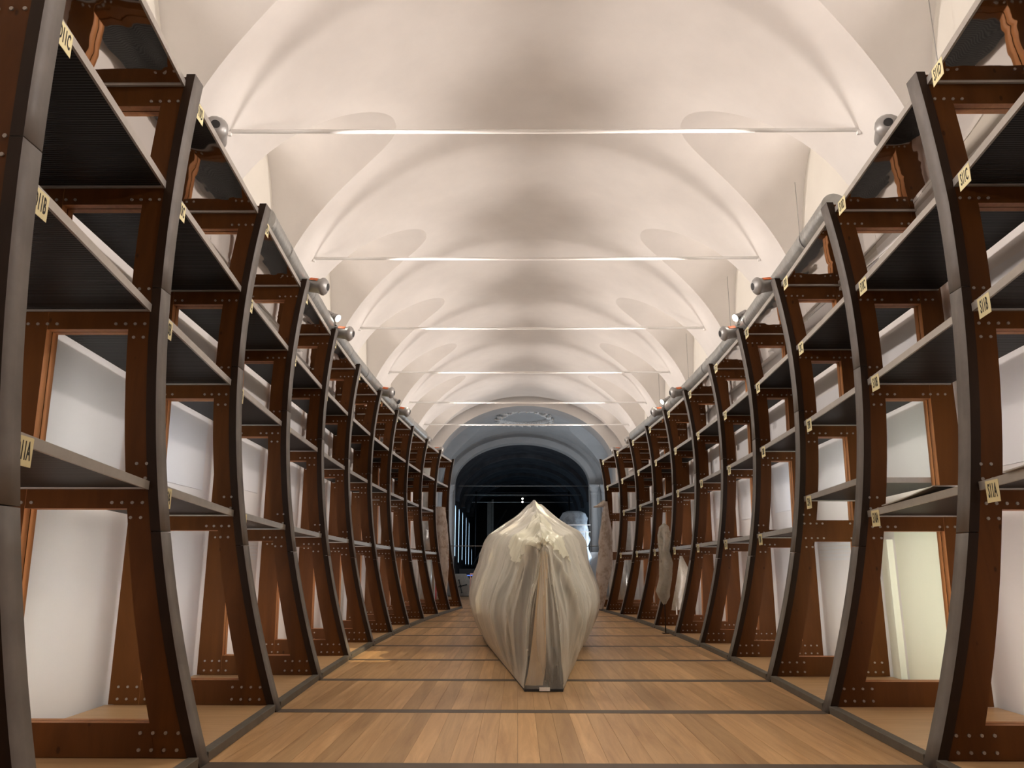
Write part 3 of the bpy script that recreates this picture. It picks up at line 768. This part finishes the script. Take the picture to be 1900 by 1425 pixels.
# sheet: one continuous skin, left stern - bow - right stern, rows from hem to ridge
def pleat(v):
    f = v - math.floor(v); return (1 - abs(2 * f - 1)) ** 2.2
def crease(v, w_=.25):
    """thin sharp ridge lines"""
    n = abs(noise.noise(v)); return max(0.0, 1 - n / w_) ** 1.6
NT = 84
ysd = [10.85 + 13.65 * (k / 300) ** 1.6 for k in range(301)]
path = [(-1, y) for y in reversed(ysd[1:])] + [(0, k / 40 * 2 - 1) for k in range(41)] + [(1, y) for y in ysd[1:]]
q = MB(); uvl = q.bm.loops.layers.uv.new('uv'); uvs = {}
rows = []; arcs = []
acc = 0; last = None
for kind, a in path:
    x, z = section(a if kind else 10.85, .35); pnt = Vector((x * (kind if kind else a), a if kind else 10.85))
    if last is not None: acc += (pnt - last).length
    last = pnt; arcs.append(acc)
mid = arcs[len(arcs) // 2]
for kk in range(NT + 1):
    t = kk / NT; row = []
    for (kind, a), arc in zip(path, arcs):
        v = arc - mid                                   # metres along the skirt from the bow
        if kind:
            x, z = section(a, t); x2, z2 = section(a, min(1, t + .01)); x1, z1 = section(a, max(0, t - .01))
            nx, nz = (z2 - z1), -(x2 - x1); l = math.hypot(nx, nz) or 1
            N_ = Vector((kind * nx / l, -.25, nz / l)); p = Vector((BX + kind * x, a, z)); near = a - 10.85
        else:
            x, z = section(10.85, t); p = Vector((BX + a * x, 10.85 + .30 * t ** 1.6 * abs(a) ** .0 - .07 * (1 - a * a) * math.sin(pi * min(1, t + .1)), z)); N_ = Vector((a * .6, -1, 0)).normalized(); near = 0
            p.y = 10.85 + .26 * t ** 1.6 - .06 * (1 - a * a)
        if kind and near < 2.0: p.y += .26 * t ** 1.6 * (1 - near / 2.0) ** 2
        fan = v * (1.0 + 1.1 * (1 - t)) / (1.0 + 1.1 * .65)  # folds spread towards the hem
        w1 = noise.noise(Vector((v * .6, t * 1.3, 4.2)))
        env = math.sin(pi * min(1, t * .86 + .07)) ** .55 * min(1, t * 9)
        sharp = lambda f, p_: (1 - abs(2 * (f - math.floor(f)) - 1)) ** p_
        fade = (1 - t) ** .35
        d = .10 * (sharp(v * .85 + .55 * w1 + .2, 1.6) - .4)
        d += .060 * (sharp(v * 2.3 + 1.1 * w1 + .4 * noise.noise(Vector((v * 1.2, t * .7, 3.3))), 2.6) - .28) * fade
        d += .024 * (sharp(v * 6.1 + 2.2 * w1, 2.2) - .3) * fade * (.4 + .6 * max(0, noise.noise(Vector((v * .9, t * 1.5, 7.7))) + .4))
        d += .045 * noise.noise(Vector((v * 1.0, t * 2.6, 6.5)))
        d += .055 * (sharp(v * 1.7 + .8 * noise.noise(Vector((v * .7, t * .9, 12.3))) + .1, 7) - .1) * (1 - .5 * t)
        if abs(v) < .55: d += .030 * (sharp(v * 11 + .5 * w1, 1.5) - .4) * (1 - (v / .55) ** 2) * min(1, t * 2)
        d += .05 * max(0, t - .5) * noise.noise(Vector((v * 3.4, t * 11, 2.2))) * 2
        # two long crests running from the bow tip to the hem, the cloth between them drawn in
        for sg, k_ in ((1, 1.55), (-1, 1.35)):
            vc = sg * (.04 + k_ * (1 - t) ** .85); d += .085 * math.exp(-((v - vc) / (.05 + .05 * (1 - t))) ** 2)
        if abs(v) < 1.3 * (1 - t): d -= .05 * math.cos(v / (1.3 * (1 - t)) * pi / 2)
        d += .05 * math.exp(-((v) / .05) ** 2) * (1 - t) ** .5 * (pleat(t * .5 + .3))
        d *= env * (1.0 if t < .97 else 0)
        p = p + N_ * d
        if t == 1 and kind: p.x = BX
        row.append(tuple(p)); uvs[(kk, len(row) - 1)] = (v, t)
    rows.append(row)
rows_copy = rows
g = q.grid(rows, 0)
idx = {vv: ij for i_, r in enumerate(g) for ij, vv in [((i_, j_), r[j_]) for j_ in range(len(r))]}
for f in q.bm.faces:
    for lp in f.loops: lp[uvl].uv = uvs[idx[lp.vert]]
sh = q.build('plastic_sheet', M['sheet'], fix=False)
tag(recentre(sh, (BX, 10.85, .06)), 'translucent plastic dust sheet draped in folds over the boat to a peak', 'dust sheet')
# a second sheet laid over the ridge with a ragged lower hem
q = MB(); uvl = q.bm.loops.layers.uv.new('uv')
cols = [c_ for c_ in range(len(path)) if -3.3 < arcs[c_] - mid < 3.0]
def hem(v):
    av = abs(v); h = .90 - .34 * (min(av, 1.5) / 1.5) ** .6 + .05 * noise.noise(Vector((v * 2, 1, 5))) + .025 * noise.noise(Vector((v * 9, 2, 5)))
    return min(.985, max(.5, h + (max(0, av - 1.7) / 1.3) ** 1.2 * .40))
NQ = 22; gg = []
for c_ in cols:
    v = arcs[c_] - mid; h = hem(v); r = []
    for k in range(NQ + 1):
        t = h + (1 - h) * k / NQ; f = min(NT - 1e-4, t * NT); a_ = int(f); u = f - a_
        pa, pb = Vector(rows_copy[a_][c_]), Vector(rows_copy[a_ + 1][c_]); p = pa + (pb - pa) * u
        o_ = .022 + .04 * (1 - k / NQ) * (.5 + noise.noise(Vector((v * 4, t * 6, 9)))) + .03 * (crease(Vector((v * 2.2 + t * 2, t * 2.0, 4.4)), .3) - .3)
        out = Vector((p.x - BX, -.35 if abs(v) < 1.5 else 0, .5)).normalized()
        r.append((q.v(p + out * o_ * (1 if k < NQ else .5)), (v * 1.3 + 5, t)))
    gg.append(r)
for a_ in range(len(gg) - 1):
    for k in range(NQ):
        f = q.face((gg[a_][k][0], gg[a_ + 1][k][0], gg[a_ + 1][k + 1][0], gg[a_][k + 1][0]), 0, True)
        if f:
            for lp, uvc in zip(f.loops, (gg[a_][k][1], gg[a_ + 1][k][1], gg[a_ + 1][k + 1][1], gg[a_][k + 1][1])): lp[uvl].uv = uvc
o = q.build('top_layer', M['sheet2'], sh, fix=False)
q = MB(); q.box(BX - .06, BX + .08, 10.775, 10.795, .012, .056); o = q.build('tape_strip', M['rod']); tag(recentre(o, (BX, 10.78, .02)), 'white tape strip along the front foot of the dust sheet', 'tape')

# ================================================================== WRAPPED OBJECTS
def wrapped(name, path, label, cat, mat, seed, extra=None, n=26, group=None):
    """path: list of (x, y, z, rx, ry) sections from bottom to top"""
    q = MB(); rows = []
    N = 46
    for k in range(N + 1):
        f = k / N * (len(path) - 1); a = min(int(f), len(path) - 2); u = f - a; u = u * u * (3 - 2 * u) * .5 + u * .5
        c = [path[a][e] + (path[a + 1][e] - path[a][e]) * u for e in range(5)]
        row = []
        for g in range(n):
            th = 2 * pi * g / n
            w_ = 1 + .22 * noise.noise(Vector((math.cos(th) * 1.5 + seed, math.sin(th) * 1.5, c[2] * 1.5))) + .16 * (pleat(g / n * 7 + noise.noise(Vector((seed, c[2] * .8, th))) * 1.2) - .4)
            row.append((c[0] + c[3] * w_ * math.cos(th), c[1] + c[4] * w_ * math.sin(th), c[2] + .03 * noise.noise(Vector((th, c[2] * 2, seed)))))
        rows.append(row)
    g = q.grid(rows, 0, True, True); q.face(g[0][::-1]); q.face(g[-1])
    t = tag(empty(name, (path[0][0], path[0][1], path[0][2])), label, cat, group)
    q.build('wrapping', mat, t, fix=True)
    if extra: extra(t)
    return t
# tall pointed bundle at the right between the last two ribs
y = 29.9
def beak(t):
    q = MB(); q.tube([(3.02, y, 4.02), (2.9, y, 3.95), (2.72, y, 3.88), (2.55, y, 3.84)], [.13, .11, .06, .015], 12); q.build('beak', M['wrap'], t)
wrapped('wrapped_mast', [(2.74, y, .08, .10, .10), (2.78, y, .45, .16, .13), (2.86, y, 1.2, .26, .18), (2.98, y, 2.0, .30, .20), (3.0, y, 2.8, .22, .16), (3.0, y, 3.5, .13, .12), (3.02, y, 4.05, .07, .07)],
        'tall pale wrapped object with a beak-like top, at the far end on the right', 'wrapped object', M['wrap'], 3.1, beak)
y = 30.0
wrapped('wrapped_sculpture', [(-3.09, y, .10, .03, .04), (-3.12, y, .8, .10, .08), (-3.19, y, 1.6, .20, .14), (-3.26, y, 2.5, .25, .16), (-3.34, y, 3.3, .24, .15), (-3.36, y, 3.85, .20, .12)],
        'pale plastic wrapped hanging bundle at the far end on the left', 'wrapped object', M['wrap'], 8.4)
# two wrapped figures in the middle bays on the right
y = RY(6) + .78
def statue_stand(t):
    q = MB(); q.tube([(3.31, y, .02), (3.31, y, .9)], .014, 8); q.box(3.23, 3.39, y - .08, y + .08, 0, .02); q.build('stand', M['core'], t)
wrapped('wrapped_statue', [(3.31, y, .70, .04, .04), (3.30, y, .85, .12, .11), (3.28, y, 1.0, .16, .14), (3.36, y, 1.3, .15, .13), (3.38, y, 1.7, .17, .14), (3.34, y, 2.05, .12, .12), (3.37, y, 2.4, .16, .14), (3.38, y, 2.6, .12, .11), (3.38, y, 2.68, .04, .04)],
        'slim statue wrapped in clear plastic standing between the right-hand ribs, taller one', 'wrapped object', M['wrap_clear'], 5.5, statue_stand)
y = 22.95
def legs(t):
    for dx, dy in ((-.16, -.1), (-.02, .08), (.10, -.1), (.16, .1)):
        q = MB(); q.tube([(4.33 + dx, y + dy, .072), (4.33 + dx, y + dy, .62)], .018, 8); q.build('leg', M['rod'], t)
wrapped('wrapped_easel', [(4.30, y, .40, .24, .16), (4.33, y, .6, .27, .18), (4.36, y, 1.1, .26, .18), (4.38, y, 1.5, .20, .15), (4.36, y, 1.95, .05, .05)],
        'short white-legged object under clear plastic beside the wrapped statue', 'wrapped object', M['wrap_clear'], 1.7, legs)
# big wrapped case beyond the arch
y = 41.0
def casein(t):
    q = MB(); q.box(2.0, 3.2, y - .3, y + .3, 0, 3.9); q.build('cabinet', M['dusk'], t)
    for z in (3.7, 3.35):
        q = MB(); q.box(1.82, 3.4, y - .56, y - .55, z, z + .04); q.build('tape', M['rod'], t)
wrapped('wrapped_cabinet', [(2.6, y, .0, .78, .5), (2.6, y, 1.5, .80, .5), (2.6, y, 3.0, .80, .5), (2.6, y, 4.0, .78, .5), (2.6, y, 4.35, .66, .42), (2.6, y, 4.45, .4, .3)],
        'tall cabinet wrapped in bluish plastic beyond the near arch, right of the boat', 'wrapped object', M['wrap_blue'], 2.2, casein)

# ================================================================== FAR END
for s, sd in ((-1, 'left'), (1, 'right')):
    t = tag(empty('vertical_duct', (s * 4.2, 33.3, 0)), 'polished upright metal duct behind the last ribs on the %s' % sd, 'duct', 'upright metal ducts')
    for za, zb in ((0, 2.0), (2.0, 4.0), (4.0, 5.9)):
        q = MB(); q.tube([(s * 4.2, 33.3, za + .01), (s * 4.2, 33.3, zb - .01)], .24, 24); q.build('segment', M['duct'], t)
        q = MB(); q.tube([(s * 4.2, 33.3, zb - .03), (s * 4.2, 33.3, zb + .0)], .252, 24); q.build('collar', M['duct'], t)
    # fluted light curtain
    rows = [[(s * ((3.75 if s > 0 else 4.12) + .05 * k), 35.7 + .05 * math.sin(k * 1.9), z) for k in range(24)] for z in (0.02, 5.2)]
    q = MB(); q.grid(rows); o = q.build('curtain', M['wallpaint'], fix=False)
    md = o.modifiers.new('solid', 'SOLIDIFY'); md.thickness = .01
    tag(recentre(o, (s * 4.2, 35.7, .02)), 'pale pleated curtain hanging at the far end on the %s' % sd, 'curtain')
# tall lit windows in the dark hall
for k, (px, zt, zb) in enumerate(((51.6, 5.6, 2.3), (54.8, 5.6, 1.9), (58.4, 5.6, 2.1), (62.4, 5.5, 1.8), (66.2, 5.3, 1.8), (70.5, 3.2, 1.8))):
    t = tag(empty('window_%d' % (k + 1), (-4.52, px, zb)), kind='structure')
    q = MB(); ww = .42
    q.box(-4.55, -4.48, px - ww, px - ww + .08, zb - .1, zt); q.box(-4.55, -4.48, px + ww, px + ww + .08, zb - .1, zt); q.box(-4.55, -4.48, px - ww, px + ww + .08, zb - .18, zb - .1)
    q.build('window_frame', M['black'], t)
    q = MB(); arc = [(px - ww + .08, zb)] + [(px + .04 - (ww - .04) * math.cos(pi * a / 8), zt - .3 + .3 * math.sin(pi * a / 8)) for a in range(9)] + [(px + ww, zb)]
    f1 = [q.v((-4.515, yv, zv)) for yv, zv in arc]; f0 = [q.v((-4.54, yv, zv)) for yv, zv in arc]
    q.face(f1); q.face(f0)
    for a in range(len(arc)): q.face((f1[a], f1[(a + 1) % len(arc)], f0[(a + 1) % len(arc)], f0[a]))
    q.build('pane', M['led'], t)
# black lighting truss with two lit lamps
t = tag(empty('lighting_truss', (0, 60, 7.0)), 'black lighting truss spanning the dark far hall', 'truss')
for z in (6.95, 7.2):
    q = MB(); q.tube([(-3.6, 60, z), (3.6, 60, z)], .03, 8); q.build('chord', M['black'], t)
for s in (-1, 1):
    q = MB(); q.tube([(s * 3.6, 60, 0), (s * 3.6, 60, 7.3)], .06, 8); q.build('leg', M['black'], t)
q = MB()
for k in range(24): q.tube([(-3.6 + .3 * k, 60, 6.95 if k % 2 else 7.2), (-3.3 + .3 * k, 60, 7.2 if k % 2 else 6.95)], .012, 6)
tag(q.build('lacing', M['black'], t), kind='stuff')
for k, z in enumerate((6.72, 6.48)):
    t = tag(empty('globe_lamp', (-.0, 59.8, z)), 'small round lit lamp over the far hall, %s of two' % ('upper', 'lower')[k], 'lamp', 'lit globes in the far hall')
    q = MB(); n = 12
    q.grid([[(.065 * math.sin(pi * a / 8) * math.cos(2 * pi * b_ / n), 59.8 + .065 * math.sin(pi * a / 8) * math.sin(2 * pi * b_ / n), z + .065 * math.cos(pi * a / 8)) for b_ in range(n)] for a in range(9)], 0, True, True)
    q.build('globe', M['lamp_on'], t)
    q = MB(); q.tube([(0, 59.8, z + .08), (0, 60 - .05, 6.95)], .012, 6); q.build('hanger', M['black'], t)
# pale double post and staircase in the dark
t = tag(empty('banner_post', (-2.7, 66, 0)), 'pale grey double post standing in the dark hall', 'post')
for dx, zt in ((-.25, 6.9), (.12, 7.2)):
    q = MB(); q.box(-2.7 + dx, -2.7 + dx + (.34 if dx < 0 else .16), 66, 66.2, 0, zt); q.build('panel', M['machine'], t)
t = tag(empty('staircase', (-3.6, 58, 0)), 'black metal staircase rising to the right in the dark hall', 'stairs')
for k in range(16):
    q = MB(); q.box(-4.0 + .17 * k, -3.7 + .17 * k, 58, 59, .25 + .28 * k, .29 + .28 * k); q.build('tread', M['black'], t)
for yv in (58, 59):
    q = MB(); q.tube([(-4.0, yv, .2), (-1.2, yv, 4.8)], .04, 8); q.build('stringer', M['black'], t)
    q = MB(); q.tube([(-4.0, yv, 1.2), (-1.2, yv, 5.8)], .025, 8); q.build('handrail', M['black'], t)
# grey board with a black hand wheel (two)
def wheelboard(x, y, label):
    t = tag(empty('wheel_board', (x, y, 0)), label, 'machine')
    q = MB(); pts = [(-.62, .02), (.62, .02), (.62, .75), (.30, 1.22), (-.30, 1.22), (-.62, .75)]
    f0 = [q.v((x + a, y, b_)) for a, b_ in pts]; f1 = [q.v((x + a, y + .12, b_)) for a, b_ in pts]; q.face(f0); q.face(f1)
    for k in range(6): q.face((f0[k], f0[(k + 1) % 6], f1[(k + 1) % 6], f1[k]))
    q.build('board', M['machine'], t, bevel=.015)
    hub = Vector((x, y - .06, .55)); q = MB(); q.disc(hub, (0, 1, 0), .07, .07, 12); wh = q.build('hub', M['black'], t)
    for k in range(4):
        a = .25 + k * pi / 2; d = Vector((math.cos(a), 0, math.sin(a))); q = MB(); q.tube([hub, hub + d * .34], .022, 8); q.tube([hub + d * .34, hub + d * .34 + Vector((0, -.1, 0))], .045, 8); q.build('spoke', M['black'], t)
    q = MB(); q.box(x - .66, x + .66, y - .1, y + .3, 0, .04); q.build('foot', M['black'], t)
wheelboard(-3.55, 44.2, 'grey six-sided board with black four-spoke hand wheel, beyond the left ribs')
# pinkish folding chair
t = tag(empty('folding_chair', (-2.72, 43.0, 0)), 'pinkish slatted folding chair peeping out left of the covered boat', 'chair')
for dx in (0, .42):
    q = MB(); q.tube([(-2.95 + dx, 42.8, 0), (-2.95 + dx, 43.25, .75), (-2.95 + dx, 43.32, 1.25)], .022, 8); q.build('leg', M['pink'], t)
    q = MB(); q.tube([(-2.95 + dx, 43.3, 0), (-2.95 + dx, 42.75, .62)], .022, 8); q.build('leg', M['pink'], t)
for k in range(4):
    q = MB(); q.box(-2.97, -2.51, 42.72 + .12 * k, 42.81 + .12 * k, .60, .62); q.build('slat', M['pink'], t)
for z in (.95, 1.18):
    q = MB(); q.box(-2.97, -2.51, 43.28, 43.30, z, z + .08); q.build('back_rail', M['pink'], t)
# dark display block behind
t = tag(empty('equipment_case', (-3.3, 45.6, 0)), 'dark boxy equipment case behind the wheel board', 'case')
q = MB(); q.box(-3.75, -2.75, 45.7, 46.4, .02, 1.5); q.build('body', M['black'], t, bevel=.02)
q = MB(); q.box(-3.72, -2.78, 45.68, 45.70, 1.1, 1.14); q.build('blue_strip', M['glow_blue'], t)
# red upright strip and pale plinth far left
q = MB(); q.box(-3.75, -3.68, 32.6, 32.64, 0, 1.5); o = q.build('red_banner', M['red']); tag(recentre(o, (-3.7, 32.6, 0)), 'narrow dark red upright strip behind the far left ribs', 'banner')
q = MB(); q.box(3.65, 4.05, 43.2, 43.6, 0, 2.4); o = q.build('pale_plinth', M['panel'], bevel=.01); tag(recentre(o, (3.85, 43.4, 0)), 'pale upright plinth right of the wrapped cabinet', 'plinth')
# stucco cartouche on the crossing vault
t = tag(empty('stucco_cartouche', (0, 40.6, 9.4)), 'white stucco scroll cartouche on the vault of the crossing', 'ornament')
def on_vault(x, yv, d=.0): return Vector((x, yv, zmain(x) - .05 - d))
q = MB(); rng = random.Random(3)
ring = [on_vault(1.25 * math.cos(a) * (1 + .1 * math.cos(4 * a)), 40.6 + 1.9 * math.sin(a)) for a in [2 * pi * k / 64 for k in range(65)]]
q.tube(ring, [.10 + .05 * abs(math.sin(k * .9)) for k in range(65)], 8); q.build('wreath', M['stucco'], t)
for k in range(20):
    a = 2 * pi * k / 20 + .1; c = on_vault(1.4 * math.cos(a), 40.6 + 2.1 * math.sin(a)); q = MB()
    pts = []; rr = .24 if k % 5 == 2 else .15
    for e in range(12):
        b_ = e / 11 * 4.6; pts.append(c + Vector((rr * (1 - e / 15) * math.cos(b_ + a), rr * 1.4 * (1 - e / 15) * math.sin(b_ + a), -.06 - .01 * e)))
    q.tube(pts, [.07 - .003 * e for e in range(12)], 7); q.build('scroll', M['stucco'], t)

# lettering: text curves turned into plain meshes
bpy.context.view_layer.update()
dg = bpy.context.evaluated_depsgraph_get()
for o in [o for o in COL.objects if o.type == 'FONT']:
    me = bpy.data.meshes.new_from_object(o.evaluated_get(dg)); me.name = 'lettering'
    n = bpy.data.objects.new('lettering_mesh', me); COL.objects.link(n); n.parent = o.parent
    n.location = o.location; n.rotation_euler = o.rotation_euler; n.scale = o.scale
    nm = o.name; bpy.data.objects.remove(o); n.name = nm
